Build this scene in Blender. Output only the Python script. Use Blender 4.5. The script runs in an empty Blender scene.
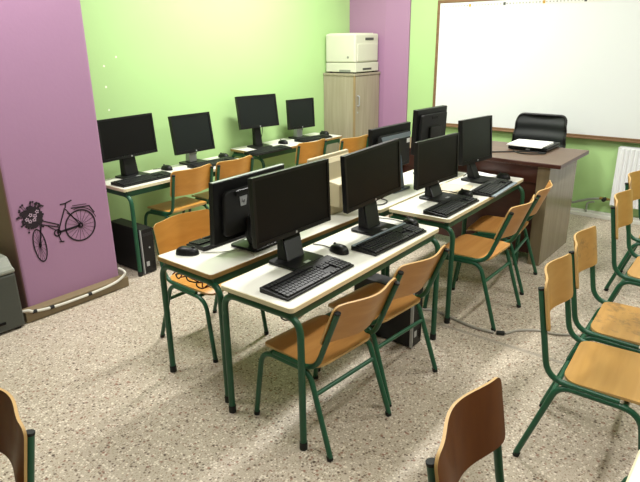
import bpy, bmesh, math, random
from mathutils import Vector, Matrix
random.seed(7)
D = bpy.data
C = bpy.context.scene.collection
PI = math.pi
R = math.radians

# ------------------------------------------------------------------ materials
def new_mat(name):
    m = D.materials.new(name); m.use_nodes = True
    nt = m.node_tree; b = nt.nodes['Principled BSDF']
    return m, nt, b
def lin(c):
    return tuple(((v/255.)/12.92 if v/255. <= .04045 else ((v/255.+.055)/1.055)**2.4) for v in c) + (1,)
def plain(name, rgb, rough=.5, metal=0., var=.08, scale=14., spec=.5, coat=0.):
    m, nt, b = new_mat(name)
    tc = nt.nodes.new('ShaderNodeTexCoord'); nz = nt.nodes.new('ShaderNodeTexNoise')
    nz.inputs['Scale'].default_value = scale; nz.inputs['Detail'].default_value = 4
    mix = nt.nodes.new('ShaderNodeMix'); mix.data_type = 'RGBA'
    c = lin(rgb)
    mix.inputs[6].default_value = tuple(v*(1-var) for v in c[:3])+(1,)
    mix.inputs[7].default_value = tuple(min(1, v*(1+var)) for v in c[:3])+(1,)
    nt.links.new(tc.outputs['Object'], nz.inputs['Vector'])
    nt.links.new(nz.outputs['Fac'], mix.inputs[0])
    nt.links.new(mix.outputs[2], b.inputs['Base Color'])
    b.inputs['Roughness'].default_value = rough; b.inputs['Metallic'].default_value = metal
    b.inputs['Specular IOR Level'].default_value = spec
    b.inputs['Coat Weight'].default_value = coat; b.inputs['Coat Roughness'].default_value = .15
    return m
def wood(name, c1, c2, axis='Y', scale=18., rough=.4, stain=None):
    """long grain running along one object axis"""
    m, nt, b = new_mat(name); N = nt.nodes.new; L = nt.links.new
    tc = N('ShaderNodeTexCoord'); mp = N('ShaderNodeMapping')
    s = {'X': (1.2, scale, scale), 'Y': (scale, 1.2, scale), 'Z': (scale, scale, 1.2)}[axis]
    mp.inputs['Scale'].default_value = s
    nz = N('ShaderNodeTexNoise'); nz.inputs['Scale'].default_value = 1.6; nz.inputs['Detail'].default_value = 6
    nz.inputs['Distortion'].default_value = .6
    rp = N('ShaderNodeValToRGB')
    rp.color_ramp.elements[0].position = .3; rp.color_ramp.elements[0].color = lin(c1)
    rp.color_ramp.elements[1].position = .7; rp.color_ramp.elements[1].color = lin(c2)
    L(tc.outputs['Object'], mp.inputs['Vector']); L(mp.outputs['Vector'], nz.inputs['Vector']); L(nz.outputs['Fac'], rp.inputs['Fac'])
    out = rp.outputs['Color']
    if stain:
        n2 = N('ShaderNodeTexNoise'); n2.inputs['Scale'].default_value = 9; n2.inputs['Detail'].default_value = 8; n2.inputs['Roughness'].default_value = .75
        r2 = N('ShaderNodeValToRGB'); r2.color_ramp.elements[0].position = .53; r2.color_ramp.elements[0].color = (0, 0, 0, 1)
        r2.color_ramp.elements[1].position = .66; r2.color_ramp.elements[1].color = (.75, .75, .75, 1)
        mx = N('ShaderNodeMix'); mx.data_type = 'RGBA'; mx.inputs[7].default_value = lin(stain)
        L(tc.outputs['Object'], n2.inputs['Vector']); L(n2.outputs['Fac'], r2.inputs['Fac']); L(r2.outputs['Color'], mx.inputs[0]); L(out, mx.inputs[6]); out = mx.outputs[2]
    L(out, b.inputs['Base Color']); b.inputs['Roughness'].default_value = rough
    return m
def wall_paint(name, rgb, rgb2, rough=.55):
    m, nt, b = new_mat(name); N = nt.nodes.new; L = nt.links.new
    tc = N('ShaderNodeTexCoord'); nz = N('ShaderNodeTexNoise'); nz.inputs['Scale'].default_value = 1.3; nz.inputs['Detail'].default_value = 5
    mx = N('ShaderNodeMix'); mx.data_type = 'RGBA'; mx.inputs[6].default_value = lin(rgb); mx.inputs[7].default_value = lin(rgb2)
    n2 = N('ShaderNodeTexNoise'); n2.inputs['Scale'].default_value = 60; n2.inputs['Detail'].default_value = 3
    bp = N('ShaderNodeBump'); bp.inputs['Strength'].default_value = .05; bp.inputs['Distance'].default_value = .01
    L(tc.outputs['Object'], nz.inputs['Vector']); L(nz.outputs['Fac'], mx.inputs[0]); L(mx.outputs[2], b.inputs['Base Color'])
    L(tc.outputs['Object'], n2.inputs['Vector']); L(n2.outputs['Fac'], bp.inputs['Height']); L(bp.outputs['Normal'], b.inputs['Normal'])
    b.inputs['Roughness'].default_value = rough
    return m
def terrazzo():
    m, nt, b = new_mat('terrazzo'); N = nt.nodes.new; L = nt.links.new
    tc = N('ShaderNodeTexCoord')
    def chips(scale, keep, lo, hi):
        """random cells kept where the cell's random value is below keep; mask softened at the chip rim"""
        v = N('ShaderNodeTexVoronoi'); v.inputs['Scale'].default_value = scale; v.inputs['Randomness'].default_value = 1
        L(tc.outputs['Object'], v.inputs['Vector'])
        sp = N('ShaderNodeSeparateColor'); L(v.outputs['Color'], sp.inputs[0])
        lt = N('ShaderNodeMath'); lt.operation = 'LESS_THAN'; lt.inputs[1].default_value = keep; L(sp.outputs[0], lt.inputs[0])
        mr = N('ShaderNodeMapRange'); mr.inputs['From Min'].default_value = lo; mr.inputs['From Max'].default_value = hi
        mr.inputs['To Min'].default_value = 1; mr.inputs['To Max'].default_value = 0; L(v.outputs['Distance'], mr.inputs['Value'])
        mu = N('ShaderNodeMath'); mu.operation = 'MULTIPLY'; L(lt.outputs[0], mu.inputs[0]); L(mr.outputs[0], mu.inputs[1])
        return mu.outputs[0], sp.outputs[1]
    big = N('ShaderNodeTexNoise'); big.inputs['Scale'].default_value = 1.1; big.inputs['Detail'].default_value = 5; L(tc.outputs['Object'], big.inputs['Vector'])
    mx = N('ShaderNodeMix'); mx.data_type = 'RGBA'; mx.inputs[6].default_value = lin((175, 163, 146)); mx.inputs[7].default_value = lin((196, 184, 167))
    L(big.outputs['Fac'], mx.inputs[0]); col = mx.outputs[2]
    def lay(col, mask, rgb, amt=1.):
        mm = N('ShaderNodeMath'); mm.operation = 'MULTIPLY'; mm.inputs[1].default_value = amt; L(mask, mm.inputs[0])
        x = N('ShaderNodeMix'); x.data_type = 'RGBA'; x.inputs[7].default_value = lin(rgb); L(mm.outputs[0], x.inputs[0]); L(col, x.inputs[6]); return x.outputs[2]
    k, _ = chips(95, .34, .35, .6);  col = lay(col, k, (229, 219, 203), .9)
    k, _ = chips(120, .28, .3, .5); col = lay(col, k, (134, 112, 92), .85)
    k, _ = chips(82, .15, .3, .55);  col = lay(col, k, (92, 74, 62), .9)
    k, _ = chips(64, .09, .28, .5);  col = lay(col, k, (138, 92, 74), .85)
    k, _ = chips(50, .018, .25, .4); col = lay(col, k, (66, 46, 38), .9)
    fn = N('ShaderNodeTexNoise'); fn.inputs['Scale'].default_value = 150; fn.inputs['Detail'].default_value = 2; L(tc.outputs['Object'], fn.inputs['Vector'])
    fr_ = N('ShaderNodeMapRange'); fr_.inputs['From Min'].default_value = .52; fr_.inputs['From Max'].default_value = .7; L(fn.outputs['Fac'], fr_.inputs['Value']); col = lay(col, fr_.outputs[0], (112, 98, 84), .6)
    # grey joint between two pours, along y
    sx = N('ShaderNodeSeparateXYZ'); L(tc.outputs['Object'], sx.inputs[0])
    a = N('ShaderNodeMath'); a.operation = 'SUBTRACT'; a.inputs[1].default_value = 1.345; L(sx.outputs[0], a.inputs[0])
    ab = N('ShaderNodeMath'); ab.operation = 'ABSOLUTE'; L(a.outputs[0], ab.inputs[0])
    mr = N('ShaderNodeMapRange'); mr.inputs['From Min'].default_value = .008; mr.inputs['From Max'].default_value = .018; mr.inputs['To Min'].default_value = 1; mr.inputs['To Max'].default_value = 0
    L(ab.outputs[0], mr.inputs['Value']); col = lay(col, mr.outputs[0], (150, 142, 132), .75)
    L(col, b.inputs['Base Color']); b.inputs['Roughness'].default_value = .42; b.inputs['Specular IOR Level'].default_value = .35
    return m
M = {}
M['terrazzo'] = terrazzo()
M['green'] = wall_paint('green_wall_paint', (170, 207, 138), (176, 211, 144))
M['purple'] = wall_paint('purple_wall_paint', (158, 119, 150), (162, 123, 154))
M['tan'] = wall_paint('tan_wall_paint', (124, 92, 84), (130, 97, 88))  # shade on the purple column's side face, put into the colour
M['white_wall'] = wall_paint('white_wall_paint', (228, 226, 218), (232, 230, 222))
M['faded_green'] = plain('faded_green_paint', (118, 118, 62), .5)
M['slate'] = plain('slate_blue_plastic', (62, 76, 92), .35, 0, .08)
M['plain_wall'] = wall_paint('grey_wall_paint', (176, 172, 164), (180, 176, 168))
M['tube'] = plain('green_steel_paint', (24, 82, 56), .38, 0, .14, 9)
M['tube_dark'] = plain('dark_green_steel_paint', (24, 76, 52), .4, 0, .14, 9)
M['rubber'] = plain('black_rubber', (18, 20, 18), .7)
M['honey'] = wood('honey_plywood', (186, 130, 68), (202, 148, 84), 'X', 14, .36)
M['honey2'] = wood('light_honey_plywood', (176, 130, 60), (192, 146, 76), 'X', 14, .36)
M['orange'] = wood('orange_plywood', (192, 130, 52), (206, 146, 66), 'X', 14, .4)
M['worn'] = wood('worn_plywood', (178, 132, 64), (194, 148, 80), 'X', 14, .42, stain=(96, 74, 52))
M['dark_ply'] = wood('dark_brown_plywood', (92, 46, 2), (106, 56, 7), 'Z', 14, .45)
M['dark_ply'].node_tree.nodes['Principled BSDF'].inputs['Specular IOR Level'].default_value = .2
M['ply_edge'] = plain('pale_plywood_edge', (196, 158, 100), .5, 0, .1, 60)
M['laminate'] = plain('white_laminate', (222, 221, 211), .32, 0, .02, 5)
M['cream_edge'] = plain('cream_edge_band', (214, 204, 170), .45, 0, .06)
M['brown_edge'] = wood('brown_edge_band', (140, 108, 60), (160, 126, 74), 'X', 20, .45)
M['black'] = plain('black_plastic', (13, 13, 14), .42, 0, .1, 20, spec=.35)
M['black_matte'] = plain('matte_black_plastic', (16, 16, 17), .6, 0, .1, 20)
M['key'] = plain('black_key_plastic', (24, 24, 27), .5, 0, .1, 40)
M['screen'] = plain('dark_screen', (11, 10, 10), .42, 0, .02, 3, spec=.2)
M['screen_grey'] = plain('grey_green_screen', (17, 22, 21), .4, 0, .04, 3, spec=.3)  # greenish reflection painted into the colour of the squarish screens
M['silver'] = plain('silver_plastic', (176, 178, 180), .35, .3)
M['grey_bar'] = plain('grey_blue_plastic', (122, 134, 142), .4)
M['white_plastic'] = plain('white_plastic', (232, 232, 228), .4, 0, .03)
M['paper'] = plain('white_paper', (243, 243, 240), .8, 0, .02)
M['cream_paper'] = plain('cream_paper', (214, 200, 172), .8, 0, .02)
M['beige'] = plain('aged_beige_plastic', (190, 178, 146), .5, 0, .03)
M['beige_dark'] = plain('shadow_beige_plastic', (176, 164, 132), .55, 0, .03)
M['printer'] = plain('cream_printer_plastic', (205, 206, 186), .42, 0, .02)
M['printer_grey'] = plain('grey_printer_plastic', (66, 69, 63), .5, 0, .05)
M['printer_pale'] = plain('pale_grey_plastic', (130, 133, 122), .5, 0, .05)
M['cabinet'] = wood('greyed_oak_veneer', (150, 141, 120), (168, 158, 138), 'Z', 22, .45)
M['cabinet_edge'] = plain('brown_edge_strip', (150, 128, 92), .5)
M['desk_top'] = wood('walnut_desk_top', (94, 72, 58), (106, 84, 68), 'Y', 16, .42)
M['desk_side'] = wood('olive_brown_laminate', (120, 108, 84), (134, 121, 96), 'Z', 16, .26)
M['mahogany'] = wood('dark_mahogany', (66, 34, 26), (82, 44, 34), 'Y', 14, .32)
M['mesh_black'] = plain('black_mesh_fabric', (26, 30, 30), .65, 0, .2, 90)
M['frame_brown'] = wood('brown_board_frame', (112, 84, 56), (132, 100, 70), 'Y', 20, .45)
M['board'] = plain('white_board_enamel', (228, 232, 231), .26, 0, .01, 2)
M['radiator'] = plain('white_enamel', (236, 238, 240), .3, 0, .02)
M['skirt'] = plain('pale_stone_skirting', (126, 110, 82), .5, 0, .08, 30)
M['skirt_white'] = plain('white_trunking', (214, 214, 204), .5, 0, .04)
M['pipe'] = plain('grey_pipe_paint', (150, 156, 146), .4, .2)
M['brass'] = plain('brass', (150, 128, 70), .35, .8)
M['cable_white'] = plain('white_cable', (206, 204, 192), .5)
M['cable_grey'] = plain('grey_cable', (164, 160, 150), .5)
M['cable_black'] = plain('black_cable', (16, 16, 16), .5)
M['decal'] = plain('black_decal_film', (30, 16, 30), .6)
M['decal_pale'] = plain('pale_decal_film', (196, 170, 190), .6)
M['chrome'] = plain('chrome', (190, 190, 190), .2, 1.)
M['red_wire'] = plain('red_wire', (150, 40, 34), .5)
M['mark'] = plain('print_ink', (70, 76, 74), .7)
M['mark_orange'] = plain('orange_ink', (190, 150, 60), .7)
M['plaster_dot'] = plain('white_plaster_filler', (236, 244, 222), .8)
def strip_mat():
    m, nt, b = new_mat('number_strip_print'); N = nt.nodes.new; L = nt.links.new
    tc = N('ShaderNodeTexCoord'); sp = N('ShaderNodeSeparateXYZ'); L(tc.outputs['Object'], sp.inputs[0])
    def m_(op, a, v):
        n = N('ShaderNodeMath'); n.operation = op; L(a, n.inputs[0]); n.inputs[1].default_value = v; return n.outputs[0]
    fr = m_('LESS_THAN', m_('FRACT', m_('MULTIPLY', sp.outputs[1], 1/.03), 0), .45)
    zz = m_('LESS_THAN', m_('ABSOLUTE', m_('SUBTRACT', sp.outputs[2], 1.864), 0), .006)
    nz = N('ShaderNodeTexNoise'); nz.inputs['Scale'].default_value = 25; L(tc.outputs['Object'], nz.inputs['Vector'])
    q = N('ShaderNodeMath'); q.operation = 'MULTIPLY'; L(fr, q.inputs[0]); L(zz, q.inputs[1])
    q2 = N('ShaderNodeMath'); q2.operation = 'MULTIPLY'; L(q.outputs[0], q2.inputs[0]); L(nz.outputs['Fac'], q2.inputs[1])
    mx = N('ShaderNodeMix'); mx.data_type = 'RGBA'; mx.inputs[6].default_value = lin((226, 226, 218)); mx.inputs[7].default_value = lin((60, 66, 64))
    L(q2.outputs[0], mx.inputs[0]); L(mx.outputs[2], b.inputs['Base Color']); b.inputs['Roughness'].default_value = .6
    return m
M['number_strip'] = strip_mat()
me_ = D.materials.new('lamp_glow'); me_.use_nodes = True
me_b = me_.node_tree.nodes['Principled BSDF']; me_b.inputs['Emission Color'].default_value = (1, .97, .9, 1); me_b.inputs['Emission Strength'].default_value = 6
M['glow'] = me_

# ------------------------------------------------------------------ mesh helpers
def BM(): return bmesh.new()
def obj(name, bm, mat, parent=None, loc=(0, 0, 0), rot=(0, 0, 0), bevel=0, smooth=False, seg=2):
    bmesh.ops.recalc_face_normals(bm, faces=bm.faces)
    me = D.meshes.new(name); bm.to_mesh(me); bm.free()
    for m in (mat if isinstance(mat, (list, tuple)) else [mat]): me.materials.append(M[m])
    o = D.objects.new(name, me); C.objects.link(o)
    o.parent = parent; o.location = loc; o.rotation_euler = rot
    if smooth:
        for p in me.polygons: p.use_smooth = True
        try: me.set_sharp_from_angle(angle=R(40))
        except Exception: pass
    if bevel:
        b = o.modifiers.new('bevel', 'BEVEL'); b.width = bevel; b.segments = seg; b.limit_method = 'ANGLE'
    return o
def box(bm, c, s, rz=0, rx=0, ry=0, mi=0):
    r = bmesh.ops.create_cube(bm, size=1)
    mt = Matrix.Translation(c) @ Matrix.Rotation(rz, 4, 'Z') @ Matrix.Rotation(ry, 4, 'Y') @ Matrix.Rotation(rx, 4, 'X') @ Matrix.Diagonal((s[0], s[1], s[2], 1))
    bmesh.ops.transform(bm, matrix=mt, verts=r['verts'])
    if mi:
        for f in {f for v in r['verts'] for f in v.link_faces}: f.material_index = mi
    return bm
def bx(x0, x1, y0, y1, z0, z1, bm=None):
    bm = bm or BM(); return box(bm, ((x0+x1)/2, (y0+y1)/2, (z0+z1)/2), (x1-x0, y1-y0, z1-z0))
def fillet(pts, r, n=6):
    pts = [Vector(p) for p in pts]; out = [pts[0]]
    for i in range(1, len(pts)-1):
        a, b, c = pts[i-1], pts[i], pts[i+1]; d1 = (a-b); d2 = (c-b)
        l = min(r, d1.length*.49, d2.length*.49); d1.normalize(); d2.normalize()
        for k in range(n+1):
            t = k/n; out.append(b + d1*l*(1-t)**2 + d2*l*t**2)
    out.append(pts[-1]); return out
def smooth_path(pts, n=6):
    P = [Vector(p) for p in pts]; P = [P[0]]+P+[P[-1]]; out = []
    for i in range(1, len(P)-2):
        p0, p1, p2, p3 = P[i-1:i+3]
        for k in range(n):
            t = k/n
            out.append(.5*((2*p1)+(p2-p0)*t+(2*p0-5*p1+4*p2-p3)*t*t+(-p0+3*p1-3*p2+p3)*t**3))
    out.append(P[-2]); return out
def tube(bm, pts, r, seg=10, closed=False):
    pts = [Vector(p) for p in pts]; n = len(pts); rings = []; up = None
    for i, p in enumerate(pts):
        if closed: t = pts[(i+1) % n]-pts[i-1]
        else: t = pts[min(i+1, n-1)]-pts[max(i-1, 0)]
        t.normalize()
        if up is None:
            a = Vector((0, 0, 1)) if abs(t.z) < .9 else Vector((1, 0, 0)); up = (a-t*a.dot(t)).normalized()
        else: up = (up-t*up.dot(t)).normalized()
        s = t.cross(up)
        rings.append([bm.verts.new(p+(up*math.cos(2*PI*k/seg)+s*math.sin(2*PI*k/seg))*r) for k in range(seg)])
    m = n if closed else n-1
    for i in range(m):
        A, B = rings[i], rings[(i+1) % n]
        for k in range(seg): bm.faces.new((A[k], A[(k+1) % seg], B[(k+1) % seg], B[k]))
    if not closed: bm.faces.new(rings[0][::-1]); bm.faces.new(rings[-1])
    return bm
def prism(bm, poly, h0, h1, f=lambda u, v, h: (u, v, h)):
    a = [bm.verts.new(f(u, v, h0)) for u, v in poly]; b = [bm.verts.new(f(u, v, h1)) for u, v in poly]; n = len(poly)
    for i in range(n): bm.faces.new((a[i], a[(i+1) % n], b[(i+1) % n], b[i]))
    bm.faces.new(a[::-1]); bm.faces.new(b); return bm
def rrect(w, h, r, n=5, cx=0, cy=0):
    out = []
    for sx, sy, a0 in ((1, 1, 0), (-1, 1, 90), (-1, -1, 180), (1, -1, 270)):
        for k in range(n+1):
            a = R(a0+90*k/n); out.append((cx+sx*(w/2-r)+r*math.cos(a), cy+sy*(h/2-r)+r*math.sin(a)))
    return out
def sheet(rows, f, th, nu=12, edge=0):
    """curved sheet: rows = list of (t, half_width); f(u_metres, t) -> (point, normal); gives a closed slab"""
    bm = BM(); top = []; bot = []
    for t, hw in rows:
        a = []; b = []
        for i in range(nu+1):
            u = -hw+2*hw*i/nu; p, n = f(u, t); p = Vector(p); n = Vector(n).normalized()
            a.append(bm.verts.new(p+n*th/2)); b.append(bm.verts.new(p-n*th/2))
        top.append(a); bot.append(b)
    nr = len(rows)
    for j in range(nr-1):
        for i in range(nu):
            bm.faces.new((top[j][i], top[j][i+1], top[j+1][i+1], top[j+1][i]))
            bm.faces.new((bot[j][i], bot[j+1][i], bot[j+1][i+1], bot[j][i+1]))
        for q in ((top[j][0], top[j+1][0], bot[j+1][0], bot[j][0]), (top[j][nu], bot[j][nu], bot[j+1][nu], top[j+1][nu])): bm.faces.new(q).material_index = edge
    for i in range(nu):
        for q in ((top[0][i], bot[0][i], bot[0][i+1], top[0][i+1]), (top[-1][i], top[-1][i+1], bot[-1][i+1], bot[-1][i])): bm.faces.new(q).material_index = edge
    return bm
def round_rows(t0, t1, hw, r0, r1, n=8, corner=5):
    rows = []
    for k in range(corner+1):
        a = PI/2*k/corner; rows.append((t0+r0*(1-math.cos(a)), hw-r0+r0*math.sin(a)))
    for k in range(1, n): rows.append((t0+r0+(t1-r1-t0-r0)*k/n, hw))
    for k in range(corner+1):
        a = PI/2*k/corner; rows.append((t1-r1+r1*math.sin(a), hw-r1+r1*math.cos(a)))
    rows[0] = (rows[0][0], rows[0][1]); return rows
def thing(name, loc, rz=0):
    o = D.objects.new(name, None); C.objects.link(o); o.location = loc; o.rotation_euler = (0, 0, rz); o.empty_display_size = .1; return o
def tag(o, label, cat, group=None):
    o['label'] = label; o['category'] = cat
    if group: o['group'] = group
    return o
def struct(name, bm, mat, **k):
    o = obj(name, bm, mat, **k); o['kind'] = 'structure'; return o
def kids(o): return [c for c in D.objects if c.parent == o]
def copy_tree(o, parent=None):
    c = o.copy(); C.objects.link(c); c.parent = parent
    for k in list(TREE.get(o.name, [])):
        copy_tree(D.objects[k], c)
    return c
TREE = {}
def register(root):
    ch = kids(root); TREE[root.name] = [c.name for c in ch]
    for c in ch: register(c)
def paint(root, part, mat):
    for c in root.children:
        if c.name.split('.')[0] in part:
            c.material_slots[0].link = 'OBJECT'; c.material_slots[0].material = M[mat]

# ------------------------------------------------------------------ room
WX, WY, WS, WN, CH = 4.12, 2.69, -3.4, -3.4, 3.0     # back wall x, left wall y, right wall y, near wall x, ceiling
struct('floor', bx(WN, WX, WS, WY, -.05, 0), 'terrazzo')
struct('ceiling', bx(WN, WX, WS, WY, CH, CH+.05), 'white_wall')
DOTS = [(1.118, 1.471, .008), (1.01, 1.411, .008), (1.004, 1.263, .009), (1.004, 1.096, .008)]   # small plaster fillings
bm = bx(WN, WX, WY, WY+.1, 0, CH)
for x, z, q in DOTS: 
    for f in bmesh.ops.create_circle(bm, cap_ends=True, radius=q, segments=10, matrix=Matrix.Translation((x, WY-.0006, z)) @ Matrix.Rotation(PI/2, 4, 'X'))['verts'][0].link_faces: f.material_index = 1
struct('wall_left', bm, ['green', 'plaster_dot'])
struct('wall_back', bx(WX, WX+.1, WS, WY+.1, 0, CH), 'green')
struct('wall_right', bx(WN, WX, WS-.1, WS, 0, CH), 'plain_wall')
struct('wall_front', bx(WN-.1, WN, WS, WY+.1, 0, CH), 'plain_wall')
# purple column by the left wall, the shade on its side painted in as brown, and the purple pilaster in the far corner
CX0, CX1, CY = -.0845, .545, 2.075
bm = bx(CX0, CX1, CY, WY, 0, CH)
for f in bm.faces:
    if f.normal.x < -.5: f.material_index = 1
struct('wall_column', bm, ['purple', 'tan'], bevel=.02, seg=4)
struct('wall_pilaster', prism(BM(), [(4.06, 2.69), (4.06, 2.225), (4.10, 1.955), (4.12, 1.955), (4.12, 2.69)], 0, CH), 'purple')
bm = bx(CX0-.05, CX1+.02, 2.0, CY, 0, .07); struct('baseboard_column', bm, 'skirt', bevel=.006)
struct('baseboard_left', bx(CX1+.02, WX-.06, WY-.015, WY, 0, .07), 'skirt', bevel=.003)
bm = bx(WX-.03, WX, WS, 1.95, 0, .055); struct('baseboard_back', bm, 'skirt_white', bevel=.004)
bm = bx(WX-.055, WX-.031, -.9, .75, 0, .035); struct('trim_1', bm, 'skirt_white', bevel=.004)

# ------------------------------------------------------------------ ceiling lights
def ceiling_light(x, y, label, power, first=[None]):
    t = thing('ceiling_light', (x, y, CH)); tag(t, label, 'ceiling light', 'ceiling lights')
    obj('lamp_housing', bx(-.64, .64, -.14, .14, -.07, -.001), 'white_plastic', t, bevel=.01)
    for s in (-1, 1):
        obj('lamp_tube', tube(BM(), [(-.6, s*.065, -.086), (.6, s*.065, -.086)], .013, 12), 'glow', t, smooth=True)
    l = D.lights.new('lamp_light', 'AREA'); l.shape = 'RECTANGLE'; l.size = 1.2; l.size_y = .2; l.energy = power; l.color = (1, .988, .95)
    lo = D.objects.new('lamp_light', l); C.objects.link(lo); lo.parent = t; lo.location = (0, 0, -.105)
ceiling_light(2.35, 1.45, 'fluorescent ceiling light over the far computer desks near the green wall', 86)
ceiling_light(-.2, 1.35, 'fluorescent ceiling light over the nearest desks beside the purple column', 40)
ceiling_light(2.35, -1.3, 'fluorescent ceiling light over the row of empty chairs near the whiteboard', 34)
ceiling_light(-.2, -1.3, 'fluorescent ceiling light nearest the viewer above the foreground chairs', 26)

# ------------------------------------------------------------------ chair prototype (faces local +Y, origin on the floor)
def make_chair(lean=-.245, low=-.135, rear=-.148, ph=.657):
    t = thing('school_chair', (0, 0, 0))
    sz = .385
    def seat_f(u, s):
        # s runs from the rear to the front; front lip rolls down, rear curls up a little
        z = sz - .006
        if s > .13: z -= ((s-.13)/.06)**2*.018
        if s < rear+.05: z += ((rear+.05-s)/.05)**2*.006
        z -= .008*(1-(u/.19)**2)*max(0, 1-abs(s)/.2)
        return (u, s, z), (0, 0, 1)
    obj('seat', sheet(round_rows(rear, .187, .180, .055, .05, 12), seat_f, .011, 12, 1), ['honey', 'ply_edge'], t, smooth=True)
    yb = lambda z: low+(lean-low)*(z-.372)/(ph-.372)+.0165
    def back_f(u, z):
        k = min(1, abs(u)/.19); y = yb(z) - .042*(.5+.5*math.cos(PI*k))
        sl = .042*.5*PI/.19*math.sin(PI*k)*(1 if u > 0 else -1)
        return (u, y, z), (-sl, 1, .2)
    obj('backrest', sheet(round_rows(ph-.157, ph+.028, .193, .02, .028, 8), back_f, .008, 24, 1), ['honey', 'ply_edge'], t, smooth=True)
    r = .0115
    for s in (-1, 1):
        X = s*.183
        fl = obj('leg', tube(BM(), fillet([(X*1.04, .222, .012), (X, .172, .345), (X, 0, .352)], .07), r), 'tube', t, smooth=True)
        obj('foot_cap', tube(BM(), [(X*1.04, .222, 0), (X*1.037, .220, .018)], r+.0018), 'rubber', fl, smooth=True)
        rl = obj('leg', tube(BM(), fillet([(X, 0, .352), (X, -.105, .356), (X*1.06, -.222, .012)], .06), r), 'tube', t, smooth=True)
        obj('foot_cap', tube(BM(), [(X*1.06, -.222, 0), (X*1.057, -.2165, .018)], r+.0018), 'rubber', rl, smooth=True)
        bp = obj('back_post', tube(BM(), fillet([(X*.985, lean, ph), (X*.985, low, .372), (X*.985, .1, .362)], .07), r), 'tube', t, smooth=True)
        obj('post_cap', tube(BM(), [(X*.985, lean+.0005, ph-.002), (X*.985, lean-.001, ph+.006)], r+.001), 'rubber', bp, smooth=True)
    obj('stretcher', tube(BM(), [(-.185, -.136, .262), (.185, -.136, .262)], .0095), 'tube', t, smooth=True)
    obj('stretcher', tube(BM(), [(-.18, .12, .35), (.18, .12, .35)], .0095), 'tube', t, smooth=True)
    return t
protos = {}
def place_chair(x, y, rz, label, group, scale=1., mat=None, zs=None, tube_mat=None, kind='leaning'):
    if kind in protos: c = copy_tree(protos[kind])
    else:
        c = make_chair(*{'leaning': (-.25, -.135), 'low': (-.205, -.152), 'upright': (-.205, -.148, -.098, .715)}[kind]); register(c); protos[kind] = c
    c.location = (x, y, 0); c.rotation_euler = (0, 0, R(rz)); c.scale = (1, 1, scale)
    tag(c, label, 'chair', group)
    if mat: CH_PAINT.append((c, mat, None))
    if tube_mat: CH_PAINT.append((c, None, tube_mat))
    return c
CH_PAINT = []
g1 = 'wooden school chairs at the computer desks'; g2 = 'row of empty wooden chairs facing right'; g3 = 'chairs at the wall desks'
place_chair(.257, .068, -4.1, 'honey wooden school chair nearest the viewer at the front computer desk, back to us', g1, .985)
place_chair(.70, .075, -4, 'wooden school chair at the front computer desk, in front of the black computer tower', g1, 1.0)
place_chair(1.648, .0, 0, 'wooden chair with green legs at the second computer desk, standing on the grey cable', g1, 1.06)
place_chair(2.2, .075, 7, 'wooden chair at the second computer desk, the one beside the teacher desk side panel', g1, 1.0)
place_chair(.735, -.912, 184, 'empty wooden chair with clean honey seat, nearest of the row facing right', g2, 1.01, 'honey2', kind='upright')
place_chair(1.195, -.885, 183, 'empty wooden chair with dark worn stains on its seat, middle of the right row', g2, 1.0, 'worn', kind='upright')
place_chair(1.90, -.882, 181, 'empty wooden chair with round mark on its backrest, in front of the radiator', g2, 1.04, 'honey2', kind='upright')
place_chair(2.62, -.80, 180, 'wooden chair farthest back at the right edge, mostly hidden behind another, before radiator', g2, 1.0, 'honey2', kind='upright')
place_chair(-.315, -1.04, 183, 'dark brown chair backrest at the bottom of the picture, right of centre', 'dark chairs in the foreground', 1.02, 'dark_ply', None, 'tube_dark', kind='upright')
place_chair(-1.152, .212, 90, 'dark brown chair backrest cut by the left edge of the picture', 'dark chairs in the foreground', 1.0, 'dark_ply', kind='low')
place_chair(.455, 1.005, 180, 'orange wooden chair facing us, its backrest behind the mouse on the brown edged desk', g1, .98, 'orange', kind='low')
place_chair(1.205, 2.225, 1, 'orange chair at the left wall desk, nearest the purple bicycle column', g3, 1.03, 'orange', kind='low')
place_chair(1.625, 2.215, 0, 'orange chair at the left wall desk, right of the other one there', g3, 1.03, 'orange', kind='low')
place_chair(2.61, 2.24, -3, 'orange chair at the wall desk beside the cabinet, left of the two', g3, 1.03, 'orange', kind='low')
place_chair(3.05, 2.06, -8, 'orange chair standing just in front of the grey oak cabinet', g3, 1.03, 'orange', kind='low')

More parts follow.
